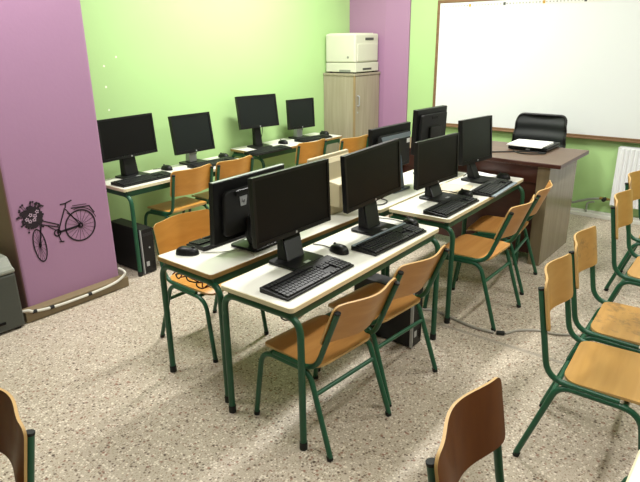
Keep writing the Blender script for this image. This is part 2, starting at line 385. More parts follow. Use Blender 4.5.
# ------------------------------------------------------------------ school desks (origin at the near right corner on the floor, x along the desk, y across)
DL, DW, DH = 1.2, .389, .638
def make_desk():
    t = thing('school_desk', (0, 0, 0))
    top = obj('tabletop', prism(BM(), rrect(DL-.008, DW-.008, .016, 5, DL/2, DW/2), DH-.018, DH), 'laminate', t, bevel=.002)
    bm = BM(); o = rrect(DL, DW, .02, 6, DL/2, DW/2); i = rrect(DL-.009, DW-.009, .0165, 6, DL/2, DW/2); n = len(o)
    vs = [[bm.verts.new((p[0], p[1], z)) for p in q] for q, z in ((o, DH-.02), (o, DH-.0012), (i, DH-.0012), (i, DH-.02))]
    for a in range(4):
        for k in range(n): bm.faces.new((vs[a][k], vs[a][(k+1) % n], vs[(a+1) % 4][(k+1) % n], vs[(a+1) % 4][k]))
    obj('edge_band', bm, 'cream_edge', top)
    for x in (.035, DL-.035):
        for y0, y1 in ((-.012, DW/2), (DW+.012, DW/2)):
            l = obj('leg', tube(BM(), fillet([(x, y0, .02), (x, y0, .585), (x, y1, .585)], .075), .0145, 12), 'tube', t, smooth=True)
            obj('foot_cap', tube(BM(), [(x, y0, 0), (x, y0, .035)], .0168, 12), 'rubber', l, smooth=True)
    for y in (.028, DW-.028):
        obj('rail', bx(.03, DL-.03, y-.012, y+.012, .575, .617), 'tube_dark', t, bevel=.003)
    for x in (.3, DL-.3):
        obj('cross_rail', bx(x-.012, x+.012, .04, DW-.04, .588, .612), 'tube_dark', t)
    return t
desk0 = make_desk(); register(desk0)
desks = {}
def place_desk(key, x, y, rz, label, edge=None):
    d = desk0 if not desks else copy_tree(desk0)
    d.location = (x, y, 0); d.rotation_euler = (0, 0, rz); tag(d, label, 'desk', 'white topped school desks'); desks[key] = d
    if edge:
        DESK_EDGE.append((d, edge))
    return d
DESK_EDGE = []
place_desk('front', 0, 0, .017, 'white school desk nearest the viewer, holding two black monitors with screens toward us')
place_desk('second', 1.352, .0465, .0228, 'white school desk of the front row standing next to the teacher desk')
place_desk('back', .035, .486, -.012, 'white school desk with brown edge, holding the monitor with a silver badge seen from behind', 'brown_edge')
place_desk('backfar', 1.285, .452, .01, 'white desk behind the second front desk, with two monitors turned away from us')
place_desk('wall', .681, 2.1013, 0, 'white wall desk beside the purple bicycle column under the green wall')
place_desk('wallfar', 2.146, 2.272, -.0186, 'white wall desk beside the tall cabinet under the green wall', 'brown_edge')
place_desk('viewer', -.044-1.2, -1.165-DW, 0, 'white desk corner cut by the bottom right corner of the picture')

# ------------------------------------------------------------------ computer parts
def cable(parent, pts, r=.0028, mat='cable_black', name='cable', loc=(0, 0, 0)):
    return obj(name, tube(BM(), smooth_path(pts), r, 6), mat, parent, loc, smooth=True)
def letters_hp(bm, x, z, s, y):
    """the two slanted letters of the round maker's mark, as strokes"""
    for px, pz, w, h in ((-.30, .12, .11, .86), (-.08, -.02, .3, .1), (.04, -.16, .1, .4), (.24, -.24, .11, .86), (.40, .12, .3, .1), (.40, -.26, .3, .1), (.5, -.07, .1, .42)):
        box(bm, (x+px*s, y, z+pz*s), (w*s, .0008, h*s))
    return bm
def monitor(x, y, ya, w, h, zc, tilt, label, style='wide', group='black computer monitors', screen='screen', back=None, base_off=-.03, neck='black', base_x=0., roll=0., base_mat='black', cab=True):
    """faces local -Y; ya = direction the screen faces"""
    t = thing('computer_monitor', (x, y, DH), ya+PI/2); tag(t, label, 'monitor', group)
    hc = zc-DH; d = .022 if style == 'wide' else .03
    piv = Matrix.Translation((0, 0, hc)) @ Matrix.Rotation(-tilt, 4, 'X') @ Matrix.Rotation(roll, 4, 'Y')
    def P(name, bm, mat, par=None, bevel=0, smooth=False):
        bmesh.ops.transform(bm, matrix=piv, verts=bm.verts); return obj(name, bm, mat, par or t, bevel=bevel, smooth=smooth)
    f = lambda u, v, q: (u, q, v)
    bz = .014 if style == 'wide' else .018
    hs = P('housing', bx(-w/2, w/2, 0, d, -h/2, h/2), 'black', bevel=.004)
    P('bezel', (lambda bm: [prism(bm, [(a*w/2, -h/2), (a*w/2, h/2), (a*(w/2-bz), h/2), (a*(w/2-bz), -h/2)], -.006, .001, f) for a in (1, -1)] and
        [prism(bm, [(-w/2+bz, s0), (w/2-bz, s0), (w/2-bz, s1), (-w/2+bz, s1)], -.006, .001, f) for s0, s1 in ((h/2-bz, h/2), (-h/2, -h/2+bz*1.35))] and bm)(BM()), 'black')
    P('screen', bx(-w/2+bz, w/2-bz, -.002, .001, -h/2+bz*1.3, h/2-bz), screen)
    P('maker_mark', prism(BM(), [(.006*math.cos(a*PI/6), -h/2+bz*.7+.006*math.sin(a*PI/6)) for a in range(12)], -.0075, -.006, f), 'silver')
    # back cover
    if style == 'wide':
        P('back_cover', prism(BM(), rrect(w*.8, h*.74, .03, 4, 0, -.01), d-.001, d+.02, f), 'black_matte', hs, bevel=.006)
    else:
        P('back_cover', prism(BM(), rrect(w*.84, h*.82, .012, 3, 0, -.008), d-.001, d+.022, f), 'black_matte', hs, bevel=.005)
        P('mount_box', prism(BM(), rrect(w*.36, h*.5, .01, 3, 0, -h*.14), d+.021, d+.04, f), 'black', hs, bevel=.004)
    if back == 'badge':
        ox = .078
        P('vent_ridge', bx(ox-.055, ox+.055, d+.02, d+.032, .072, .097), 'black', hs, bevel=.004)
        P('badge', prism(BM(), [(ox-.024, .062), (ox+.024, .062), (ox+.017, .016), (ox-.017, .016)], d+.0205, d+.0245, f), 'silver', hs)
        bm = letters_hp(BM(), 0, 0, .022, 0)
        bmesh.ops.transform(bm, matrix=Matrix.Translation((ox+.004, d+.0249, .039)) @ Matrix.Rotation(PI, 4, 'Z'), verts=bm.verts)
        P('badge_letters', bm, 'black', hs)
        P('top_strip', bx(-w/2+.001, w/2-.001, .004, d-.003, h/2-.001, h/2+.002), 'silver', hs)
    if back == 'stripe':
        P('back_strip', prism(BM(), [(-w*.42, h*.19), (w*.30, h*.19), (w*.34, h*.30), (-w*.42, h*.30)], d+.0185, d+.024, f), 'grey_bar', hs)  # highlight in the recessed back cover, painted as a pale flat piece
        P('sticker', prism(BM(), [(-w*.41, h*.05), (-w*.33, h*.05), (-w*.33, h*.15), (-w*.41, h*.15)], d+.0195, d+.0205, f), 'white_plastic', hs)
    if back == 'handle':
        P('handle_slot', bx(-.035, .035, d+.021, d+.025, h*.27, h*.33), 'screen', hs)
        P('vent_strip', bx(-w*.33, w*.33, d+.021, d+.0235, h*.36, h*.38), 'black', hs)
    # stand: neck slab leaning back and a flat foot
    bm = BM(); nw = .058 if style == 'wide' else .036
    # the foot may sit forward or back of the panel; the neck leans from it up to the back of the panel
    y_t = d+.004; y_b = base_off+.035
    prism(bm, [(y_b-.035, .012), (y_b+.03, .012), (y_t+.035, hc-h*.18), (y_t-.004, hc-h*.18), (y_t-.004, hc-h*.5)], -nw, nw, lambda a_, b_, q: (q+base_x*max(0, 1-(b_-.012)/(hc-h*.5-.012)), a_, b_))
    obj('stand_neck', bm, neck, t, bevel=.006)
    ft = obj('stand_base', prism(BM(), rrect(.205 if style == 'wide' else .19, .17, .018, 4, base_x, base_off), .0006, .014), base_mat, t, bevel=.004)
    if style == 'wide': obj('base_sticker', bx(base_x-.02, base_x+.016, base_off-.072, base_off-.055, .0138, .0145), 'silver', ft)
    if cab: cable(t, [(.05, .05, hc-.03), (.085, .07, hc*.45), (.06, .09, .03), (.02, .1, .004)], .003)
    return t
monitor(.427, .352, R(-89.7), .508, .30, .899, R(2), 'large black monitor nearest the viewer on the front desk', base_off=-.045, base_x=-.045)
monitor(1.0, .309, R(-90.9), .492, .284, .921, R(2), 'black wide monitor on the front desk, second from the viewer', base_x=-.03, roll=R(-2.5))
monitor(1.751, .338, R(-93.9), .468, .283, .865, R(2), 'black wide monitor on the second front desk with papers at its foot', base_x=-.02)
monitor(2.315, .342, R(-97.6), .37, .298, .913, R(5), 'black squarish monitor nearest the teacher desk, screen toward us', 'square', screen='screen_grey')
monitor(.438, .658, R(92.5), .49, .295, .84, R(4), 'black monitor seen from behind with a silver badge on its back', back='badge', base_off=.045)
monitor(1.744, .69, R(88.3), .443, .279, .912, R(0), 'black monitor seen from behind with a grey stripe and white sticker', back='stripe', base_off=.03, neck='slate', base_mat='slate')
monitor(2.30, .715, R(86), .385, .31, .955, R(2), 'black squarish monitor seen from behind, box mount on its back, before the whiteboard', 'square', back='handle', base_off=.03)
monitor(.952, 2.40, R(-84), .488, .291, .928, R(4), 'black wide monitor on the wall desk, partly behind the purple bicycle column', base_off=.0)
monitor(1.532, 2.39, R(-92.3), .379, .30, .883, R(8), 'squarish monitor on a silver stand by the green wall, right of the wide one', 'square', screen='screen_grey', base_off=.02, neck='silver')
monitor(2.375, 2.49, R(-102), .42, .29, .963, R(9), 'squarish monitor tilted back on the wall desk near the cabinet, left of two', 'square', screen='screen_grey', base_off=.0)
monitor(2.973, 2.485, R(-97.5), .34, .285, .883, R(3), 'small squarish monitor on the wall desk, closest to the cabinet', 'square', screen='screen_grey', base_off=.03, neck='silver')

# old tube monitor
t = thing('tube_monitor', (1.13, .705, DH), R(2)); tag(t, 'old beige tube monitor seen from behind between the black monitors', 'monitor')
bz = obj('front_bezel', bx(-.188, .188, -.012, .012, .03, .325), 'beige', t, bevel=.008)
bm = BM()
def ring(w, z0, z1, y): return [bm.verts.new((sx*w/2, y, z)) for sx, z in ((-1, z0), (1, z0), (1, z1), (-1, z1))]
a = ring(.35, .04, .312, -.02); b = ring(.31, .05, .285, -.045); c = ring(.22, .055, .20, -.075); e = ring(.21, .055, .185, -.15)
for p, q in ((a, b), (b, c), (c, e)):
    for k in range(4): bm.faces.new((p[k], p[(k+1) % 4], q[(k+1) % 4], q[k]))
bm.faces.new(a[::-1]); bm.faces.new(e)
hs = obj('rear_housing', bm, 'beige', t, bevel=.006)
bm = BM()
for k in range(7): box(bm, (0, -.151, .085+k*.013), (.15, .003, .005))
obj('vent_slots', bm, 'beige_dark', hs)
obj('screen', bx(-.155, .155, .0115, .015, .065, .295), 'screen', t)
obj('swivel_base', prism(BM(), rrect(.24, .16, .05, 5, 0, -.01), 0, .055), 'beige', t, bevel=.006)

# ------------------------------------------------------------------ keyboards
def make_keyboard(w=.445, d=.148):
    t = thing('keyboard', (0, 0, 0))
    f = lambda u, v, q: (q, u, v)
    obj('keyboard_body', prism(BM(), [(-d/2, .0), (d/2, .0), (d/2, .022), (d/2-.02, .021), (-d/2, .009)], -w/2, w/2, f), 'black', t, bevel=.003)
    def keys(x0, x1, y0, nrow, pitch=.0188, gap=.004):
        bm = BM(); n = max(1, round((x1-x0)/pitch)); px = (x1-x0)/n
        for r_ in range(nrow):
            y = y0+r_*.0188; z = .0125+(y+d/2)/d*.0135
            off = 0
            if r_ == 0 and n > 10:
                cuts = [0, 1, 2, 3, 9, 10, 11, 12, n]
            else: cuts = list(range(n+1))
            for a_, b_ in zip(cuts, cuts[1:]):
                xa, xb = x0+a_*px, x0+b_*px
                box(bm, ((xa+xb)/2, y, z), (xb-xa-gap, .0188-gap, .008), rx=.1)
        return bm
    y0 = -d/2+.017
    obj('letter_keys', keys(-w/2+.01, -w/2+.292, y0, 5), 'key', t)
    obj('function_keys', keys(-w/2+.01, -w/2+.292, y0+5*.0188+.006, 1), 'key', t)
    obj('arrow_keys', keys(-w/2+.298, -w/2+.354, y0, 1), 'key', t)
    obj('navigation_keys', keys(-w/2+.298, -w/2+.354, y0+3*.0188, 2), 'key', t)
    obj('number_keys', keys(-w/2+.360, w/2-.01, y0, 5), 'key', t)
    return t
key0 = make_keyboard(); register(key0); nk = [0]
def place_kb(x, y, rz, label, sx=1., sy=1., bar=None):
    k = key0 if nk[0] == 0 else copy_tree(key0); nk[0] += 1
    k.location = (x, y, DH+.0006); k.rotation_euler = (0, 0, R(rz)); k.scale = (sx, sy, 1); tag(k, label, 'keyboard', 'black keyboards')
    if bar: KB_BAR.append((k, bar))
    return k
KB_BAR = []
place_kb(.262, .132, 1.2, 'black keyboard in front of the largest monitor, nearest the viewer')
place_kb(.868, .118, -1.5, 'black keyboard with a shiny strip along its rear, second on the front desk', 1.02, .96, 'rear')
place_kb(1.585, .145, .5, 'black keyboard on the second front desk, in front of the wide monitor with papers', .98, 1.)
place_kb(2.14, .133, 3.5, 'black keyboard with a pale front strip at the far end of the second front desk', .98, .95, 'front')
place_kb(.435, .80, 179, 'black keyboard lying beside the mouse behind the silver badged monitor', 1., .9)
place_kb(.925, 2.225, 1.5, 'black keyboard on the wall desk in front of the wide monitor by the column')
place_kb(1.60, 2.245, -1, 'black keyboard on the wall desk in front of the silver stand monitor', .95)
place_kb(2.255, 2.262, -1.5, 'black keyboard under the tilted monitor on the desk near the cabinet', 1.03)
place_kb(2.99, 2.345, -3, 'black keyboard at the end of the wall desk closest to the cabinet', .95, .9)

# ------------------------------------------------------------------ mice (local +Y is the front, cable end)
def make_mouse():
    t = thing('computer_mouse', (0, 0, 0))
    def shell(y0, y1, x0, x1, lift=0):
        bm = BM(); ny, nx = 10, 10; top = []; base = []
        for j in range(ny+1):
            y = y0+(y1-y0)*j/ny; a = []; b = []
            for i in range(nx+1):
                s = x0+(x1-x0)*i/nx
                yy = max(-1, min(1, y/.056)); hw = .031*math.sqrt(max(.02, 1-abs(yy)**3))
                x = s*hw; hz = (.036*math.sqrt(max(0, 1-(abs(yy))**2.6))*(1-.12*yy))*math.sqrt(max(0, 1-abs(s)**2.6))
                a.append(bm.verts.new((x, y, .003+hz*.95+lift))); b.append(bm.verts.new((x, y, .0005)))
            top.append(a); base.append(b)
        for j in range(ny):
            for i in range(nx):
                bm.faces.new((top[j][i], top[j][i+1], top[j+1][i+1], top[j+1][i])); bm.faces.new((base[j][i], base[j+1][i], base[j+1][i+1], base[j][i+1]))
            bm.faces.new((top[j][0], top[j+1][0], base[j+1][0], base[j][0])); bm.faces.new((top[j][nx], base[j][nx], base[j+1][nx], top[j+1][nx]))
        for i in range(nx):
            bm.faces.new((top[0][i], base[0][i], base[0][i+1], top[0][i+1])); bm.faces.new((top[ny][i], top[ny][i+1], base[ny][i+1], base[ny][i]))
        return bm
    obj('palm_shell', shell(-.056, .008, -1, 1), 'black', t, smooth=True)
    obj('button', shell(.009, .056, -1, -.06), 'black', t, smooth=True)
    obj('button', shell(.009, .056, .06, 1), 'black', t, smooth=True)
    bm = BM(); tube(bm, [(-.003, .03, .031), (.003, .03, .031)], .0085, 12); obj('scroll_wheel', bm, 'key', t, smooth=True)
    return t
mouse0 = make_mouse(); register(mouse0); nm = [0]
def place_mouse(x, y, rz, label, path=None, mat='cable_black'):
    m = mouse0 if nm[0] == 0 else copy_tree(mouse0); nm[0] += 1
    m.location = (x, y, DH+.0006); m.rotation_euler = (0, 0, R(rz)); tag(m, label, 'mouse', 'black computer mice')
    if path: MOUSE_CABLE.append((m, path, mat))
    return m
MOUSE_CABLE = []
W3 = lambda pts: [(a, b, DH+.004) for a, b in pts]
place_mouse(.592, .225, -12, 'black mouse between the two keyboards on the front desk', W3([(.60, .28), (.61, .33), (.595, .385)]))
place_mouse(1.145, .165, -25, 'black mouse behind the right end of the shiny strip keyboard', W3([(1.16, .22), (1.165, .30), (1.14, .38)]))
place_mouse(1.875, .20, -20, 'black mouse between the two keyboards on the second front desk', W3([(1.89, .26), (1.90, .33), (1.88, .40)]))
place_mouse(2.46, .19, -20, 'black mouse at the far end of the second front desk')
place_mouse(.145, .775, 212, 'black mouse at the near corner of the brown edged desk', W3([(.19, .73), (.25, .66), (.33, .60), (.32, .52), (.31, .505)]), 'cable_grey')
place_mouse(1.245, 2.385, 0, 'black mouse on the wall desk between the two monitors by the column', W3([(1.245, 2.44), (1.18, 2.47)]))
place_mouse(1.835, 2.39, 0, 'black mouse at the right end of the wall desk by the column')
place_mouse(2.63, 2.43, 0, 'black mouse on the wall desk between the two monitors near the cabinet')
place_mouse(3.29, 2.45, 0, 'black mouse at the far end of the wall desk, nearest the cabinet')

# ------------------------------------------------------------------ computer towers (front faces local -Y)
def tower(x, y, rz, label, mirror=False, h=.335):
    t = thing('computer_tower', (x, y, 0), rz); tag(t, label, 'computer', 'black computer towers')
    obj('case', bx(-.05, .05, .012, .38, .008, h), 'black_matte', t, bevel=.003)
    for sx in (-.035, .035):
        for yy in (.05, .33): obj('rubber_foot', tube(BM(), [(sx, yy, 0), (sx, yy, .0085)], .011, 10), 'rubber', t)
    fp = obj('front_panel', bx(-.05, .05, 0, .013, .008, h), 'black', t, bevel=.002)
    obj('silver_strip', bx(-.0535, -.047, -.004, .012, .008, h), 'silver', fp)
    obj('drive_door', bx(-.038, .04, -.003, 0, h-.05, h-.03), 'key', fp)
    bm = BM(); tube(bm, [(.01, -.003, h-.14), (.01, 0, h-.14)], .006, 12); obj('power_button', bm, 'silver', fp)
    obj('badge', bx(-.028, -.004, -.002, 0, .06, .095), 'silver', fp)
    bm = BM()
    for k in range(5): box(bm, (.03, -.001, .04+k*.012), (.022, .002, .005))
    obj('vent_slots', bm, 'screen', fp)
    return t
tower(1.045, .045, R(0), 'black computer tower standing on the floor under the front desk')
tower(.795, 2.075, R(0), 'black computer tower on the floor under the wall desk beside the bicycle column')

# ------------------------------------------------------------------ papers
def paper(x, y, rz, w, d, label, mat='paper', z=DH, h=.0008):
    o = obj('paper_sheet', bx(-w/2, w/2, -d/2, d/2, .0004, .0004+h), mat, None, (x, y, z), (0, 0, R(rz))); tag(o, label, 'paper'); return o
paper(1.99, .335, 12, .27, .20, 'cream paper sheet by the foot of the wide monitor on the second desk', 'cream_paper')
paper(2.47, .36, 75, .21, .15, 'white paper sheet at the foot of the monitor next to the teacher desk')

# ------------------------------------------------------------------ teacher desk
t = thing('teacher_desk', (2.585, -.085, 0)); tag(t, 'brown teacher desk with dark red front panel below the whiteboard', 'desk')
bm = bx(-.03, .645, -.075, 1.36, .728, .757)
for f in bm.faces:
    if abs(f.normal.z) < .5: f.material_index = 1
obj('desktop', bm, ['desk_top', 'mahogany'], t, bevel=.004)
def lean_panel(y0, y1):
    return bx(0, .645, y0, y1, 0, .728)
obj('side_panel', lean_panel(0, .085), 'desk_side', t, bevel=.003)
obj('side_panel', lean_panel(1.2, 1.285), 'desk_side', t, bevel=.003)
obj('front_panel', bx(.06, .08, .085, 1.2, .06, .6), 'mahogany', t)
obj('apron', bx(.02, .045, .085, 1.2, .6, .725), 'mahogany', t, bevel=.003)
dr = obj('drawer_unit', bx(.1, .60, .09, .48, .14, .60), 'mahogany', t, bevel=.003)
for k in range(3):
    d_ = obj('drawer', bx(.60, .618, .1, .47, .155+k*.15, .295+k*.15), 'desk_side', t, bevel=.002)
    obj('handle', tube(BM(), [(.624, .22, .225+k*.15), (.624, .35, .225+k*.15)], .006, 8), 'chrome', d_)
# laptop with papers
t = thing('laptop', (3.09, .22, .757), R(0)); tag(t, 'closed black laptop on the teacher desk under a stack of white papers', 'laptop')
obj('laptop_base', bx(-.15, .17, -.155, .14, .004, .022), 'black', t, bevel=.004)
obj('laptop_lid', bx(-.15, .17, -.155, .14, .0235, .034), 'black_matte', t, bevel=.004)
obj('side_port', bx(-.1525, -.15, -.03, .0, .008, .018), 'silver', t)
for sx in (-.12, .14):
    for sy in (-.12, .11): obj('rubber_foot', tube(BM(), [(sx, sy, 0), (sx, sy, .005)], .01, 8), 'rubber', t)
bm = BM()
for k in range(5): box(bm, (3.04+.002*k, .225+.003*(k % 2), .7922+.0024*k), (.255, .27, .0022), rz=R(-1.5+k*.9))
tag(obj('paper_stack', bm, 'paper'), 'loose stack of white papers on top of the closed laptop', 'papers')
cb = obj('power_cable', tube(BM(), smooth_path([(2.925, .31, .762), (2.86, .28, .762), (2.80, .20, .762), (2.84, .10, .762), (2.90, .06, .762), (2.89, .2, .762), (2.78, .34, .762), (2.70, .46, .762), (2.78, .58, .762), (2.9, .55, .762)]), .0045, 8), 'cable_black', smooth=True)
tag(cb, 'black cable coiled on the teacher desk in front of the laptop', 'cable')

# office chair behind the teacher desk, facing -X
t = thing('office_chair', (3.52, .405, 0), 0); tag(t, 'black office chair with ribbed backrest behind the teacher desk', 'chair')
def ob_f(u, z):
    return (.215+.05*((z-.5)/.45)+.05*(1-(u/.24)**2)-.007*math.cos((z-.52)/.43*PI*8), u, z), (-1, .4*u/.24, .1)
bkrows = [(z, hw*(1.02-.16*(z-.5)/.43)) for z, hw in round_rows(.5, .922, .238, .05, .05, 26, 5)]
obj('backrest', sheet(bkrows, ob_f, .025, 14), 'mesh_black', t, smooth=True)
bf = []
for z, hw in bkrows: bf.append((z, hw))
loop = [Vector(ob_f(hw, z)[0]) for z, hw in bf]+[Vector(ob_f(-hw, z)[0]) for z, hw in reversed(bf)]
obj('back_frame', tube(BM(), loop, .013, 8, True), 'black', t, smooth=True)
obj('seat', prism(BM(), rrect(.46, .48, .09, 5, -.02, 0), .42, .49), 'mesh_black', t, bevel=.02)
obj('back_support', tube(BM(), fillet([(.02, 0, .41), (.27, 0, .41), (.29, 0, .66)], .08), .02), 'black', t, smooth=True)
obj('gas_column', tube(BM(), [(0, 0, .1), (0, 0, .42)], .025, 14), 'black', t, smooth=True)
for k in range(5):
    a = 2*PI*k/5+.3; ca, sa = math.cos(a), math.sin(a)
    l = obj('base_spoke', tube(BM(), [(0, 0, .11), (ca*.27, sa*.27, .075)], .018, 8), 'black', t, smooth=True)
    obj('castor', tube(BM(), [(ca*.27-sa*.02, sa*.27+ca*.02, .027), (ca*.27+sa*.02, sa*.27-ca*.02, .027)], .027, 14), 'rubber', l, smooth=True)

# ------------------------------------------------------------------ cabinet and printer
K0, K1, Y0, Y1, KH = 3.584, 4.045, 2.273, 2.685, 1.236
t = thing('cabinet', (K0, Y0, 0)); tag(t, 'tall grey oak cabinet in the corner carrying the cream printer', 'cabinet')
kw, kd = K1-K0, Y1-Y0
obj('carcass', bx(0, kw, .02, kd, .0, KH-.022), 'cabinet', t, bevel=.002)
obj('top_panel', bx(-.008, kw+.008, -.006, kd, KH-.022, KH), 'cabinet', t, bevel=.002)
obj('edge_strip', bx(-.004, .012, -.001, .02, .0, KH-.022), 'cabinet_edge', t)
dr = obj('door', bx(.014, kw-.004, 0, .0195, .06, KH-.026), 'cabinet', t, bevel=.002)
obj('door_handle', tube(BM(), fillet([(.05, 0, 1.01), (.05, -.022, 1.01), (.05, -.022, .91), (.05, 0, .91)], .01), .006, 8), 'silver', dr, smooth=True)
obj('keyhole', tube(BM(), [(.05, -.003, .84), (.05, .001, .84)], .009, 12), 'silver', dr)
t = thing('desktop_printer', (3.60, 2.285, KH)); tag(t, 'cream laser printer standing on top of the tall cabinet', 'printer')
obj('printer_body', bx(0, .43, 0, .385, .105, .39), 'printer', t, bevel=.018, seg=3)
obj('paper_tray', bx(.003, .427, -.006, .38, .012, .103), 'printer', t, bevel=.006)
obj('tray_handle', bx(.13, .29, -.0075, -.004, .03, .05), 'printer_grey', t)
obj('front_flap', bx(.04, .40, -.007, .002, .12, .29), 'printer', t, bevel=.004)
obj('control_display', bx(.18, .33, -.004, .004, .325, .35), 'printer_grey', t, bevel=.002)
obj('side_grip', bx(-.004, .003, .06, .20, .012, .035), 'printer_pale', t)
obj('side_button', tube(BM(), [(-.003, .09, .16), (.002, .09, .16)], .012, 12), 'printer_pale', t)
for sx in (.04, .39):
    for sy in (.04, .34): obj('rubber_foot', tube(BM(), [(sx, sy, 0), (sx, sy, .0135)], .015, 10), 'rubber', t)
obj('top_cover', bx(.03, .40, .05, .36, .389, .397), 'printer', t, bevel=.003)

# grey machine on the floor beside the column
t = thing('office_machine', (-.43, 2.17, 0)); tag(t, 'grey boxy office machine with pale lid on the floor at the left edge', 'machine')
obj('machine_body', bx(-.28, .275, -.2, .2, .012, .345), 'printer_grey', t, bevel=.012)
obj('lid', prism(BM(), [(-.202, .345), (.2, .345), (.2, .43), (-.13, .43), (-.175, .38), (-.202, .372)], -.282, .277, lambda u, v, q: (q, u, v)), 'printer_pale', t, bevel=.012)
obj('paper_slot', bx(-.2, .17, -.204, -.198, .06, .075), 'screen', t)
for sx in (-.25, .24):
    for sy in (-.17, .17): obj('rubber_foot', tube(BM(), [(sx, sy, 0), (sx, sy, .0135)], .018, 10), 'rubber', t)

# ------------------------------------------------------------------ whiteboard
t = thing('whiteboard', (WX, 0, 0)); tag(t, 'large whiteboard with brown wooden frame on the green back wall', 'whiteboard')
BY1, BY0, BZ0, BZ1 = 1.615, -1.55, .738, 1.895
obj('board_surface', bx(-.016, -.002, BY0, BY1, BZ0, BZ1), 'board', t)
fr = BM()
for c, s in (((-.011, BY1+.014, (BZ0+BZ1)/2), (.022, .03, BZ1-BZ0+.06)), ((-.011, BY0-.014, (BZ0+BZ1)/2), (.022, .03, BZ1-BZ0+.06)),
             ((-.011, (BY0+BY1)/2, BZ1+.015), (.022, BY1-BY0, .03)), ((-.013, (BY0+BY1)/2, BZ0-.016), (.026, BY1-BY0, .034))): box(fr, c, s)
obj('board_frame', fr, 'frame_brown', t, bevel=.003)
obj('marker_ledge', bx(-.06, -.02, BY0+.2, BY1, BZ0-.030, BZ0-.018), 'frame_brown', t, bevel=.002)
sp = obj('number_strip', bx(-.018, -.0158, .05, BY1-.03, BZ1-.05, BZ1-.012), 'number_strip', t)
for k, yy in enumerate((1.30, .96, .60, .25)): obj('strip_picture', bx(-.0192, -.018, yy-.011, yy+.011, BZ1-.044, BZ1-.018), 'mark' if k % 2 else 'mark_orange', sp)

# ------------------------------------------------------------------ radiator and pipes
t = thing('radiator', (4.04, -.2, 0)); tag(t, 'white panel radiator with vertical flutes on the green wall at the right edge', 'radiator')
bm = BM(); RW = 1.0
pr = [(0, 0)]
n = 26
for k in range(n):
    y0 = -.02-(RW-.04)*k/n; p_ = (RW-.04)/n
    pr += [(-0.0, y0), (-.010, y0-p_*.25), (-.010, y0-p_*.65), (0, y0-p_*.9)]
pr += [(0, -RW), (.012, -RW), (.012, 0)]
prism(bm, pr, .15, .655); obj('front_panel', bm, 'radiator', t)
obj('rear_panel', bx(.05, .062, -RW, 0, .15, .655), 'radiator', t)
obj('side_cover', bx(-.002, .062, -.006, .004, .145, .665), 'radiator', t, bevel=.002)
bm = BM()
for k in range(40): box(bm, (.031, -.03-k*.0243, .657), (.036, .012, .004))
obj('top_grille', bm, 'mesh_black', t)
bm = bx(-.002, .012, -RW, 0, .655, .668); bx(.05, .062, -RW, 0, .655, .668, bm); obj('top_rail', bm, 'radiator', t)
for yy in (-.2, -.8): obj('wall_bracket', bx(.06, .08, yy-.02, yy+.02, .2, .6), 'pipe', t)
v = obj('valve', tube(BM(), [(.03, .03, .19), (.03, .10, .19)], .014, 10), 'brass', t, smooth=True)
obj('valve_knob', tube(BM(), [(.03, .055, .19), (-.02, .055, .19)], .018, 12), 'rubber', v, smooth=True)
obj('inlet_pipe', tube(BM(), [(.03, -.01, .19), (.03, .03, .19)], .01, 10), 'brass', t, smooth=True)
o = obj('heating_pipe', tube(BM(), smooth_path([(4.07, -.1, .185), (4.07, -.02, .17), (4.072, .06, .14), (4.073, .2, .105), (4.073, .7, .10)]), .011, 10), 'pipe', smooth=True)
tag(o, 'grey heating pipe running from the radiator valve along the green wall', 'pipe')
o = obj('drain_pipe', tube(BM(), fillet([(4.075, -.06, .15), (4.075, .0, .13), (4.075, .0, .045)], .02), .009, 10), 'pipe', smooth=True)
tag(o, 'short brownish pipe dropping to the skirting below the radiator valve', 'pipe')

# ------------------------------------------------------------------ cables
o = obj('column_cable', tube(BM(), smooth_path([(-.16, 2.012, .082), (-.12, 1.989, .085), (-.08, 1.989, .066), (.061, 1.989, .05), (.265, 1.989, .05), (.44, 1.989, .062), (.52, 1.989, .09), (.538, 1.995, .115), (.535, 2.055, .125)]), .0085, 8), 'cable_white', smooth=True)
tag(o, 'white cable running along the foot of the purple column', 'cable')
for x, z in ((-.085, .067), (.27, .05), (.02, .054)):
    obj('cable_clip', tube(BM(), [(x-.012, 1.989, z), (x+.012, 1.989, z)], .0115, 8), 'rubber', o, smooth=True)
o = obj('floor_cable', tube(BM(), smooth_path([(1.36, .32, .0085), (1.47, .17, .0085), (1.425, -.05, .0085), (1.415, -.15, .0085), (1.425, -.235, .0085)]), .0085, 8), 'cable_grey', smooth=True)
tag(o, 'thick grey cable on the floor between the two front desks', 'cable')
obj('cable_plug', box(BM(), (1.437, -.268, .011), (.022, .045, .02), rz=R(25)), 'rubber', o, bevel=.004)
o = obj('floor_cable', tube(BM(), smooth_path([(1.455, -.29, .0065), (1.53, -.33, .0065), (1.60, -.42, .0065), (1.62, -.52, .0065), (1.70, -.64, .0065), (1.85, -.88, .0065), (1.9, -1.2, .0065)]), .0065, 8), 'cable_grey', smooth=True)
tag(o, 'thin grey cable on the floor running right under the empty chairs', 'cable')
o = obj('desk_cable', tube(BM(), smooth_path([(1.33, .56, DH+.004), (1.38, .50, DH+.004), (1.47, .52, DH+.004), (1.50, .60, DH+.004), (1.56, .60, DH+.004), (1.6, .7, DH+.004)]), .0035, 6), 'cable_black', smooth=True)
tag(o, 'black cable loop on the bare corner of the desk behind the second front desk', 'cable')
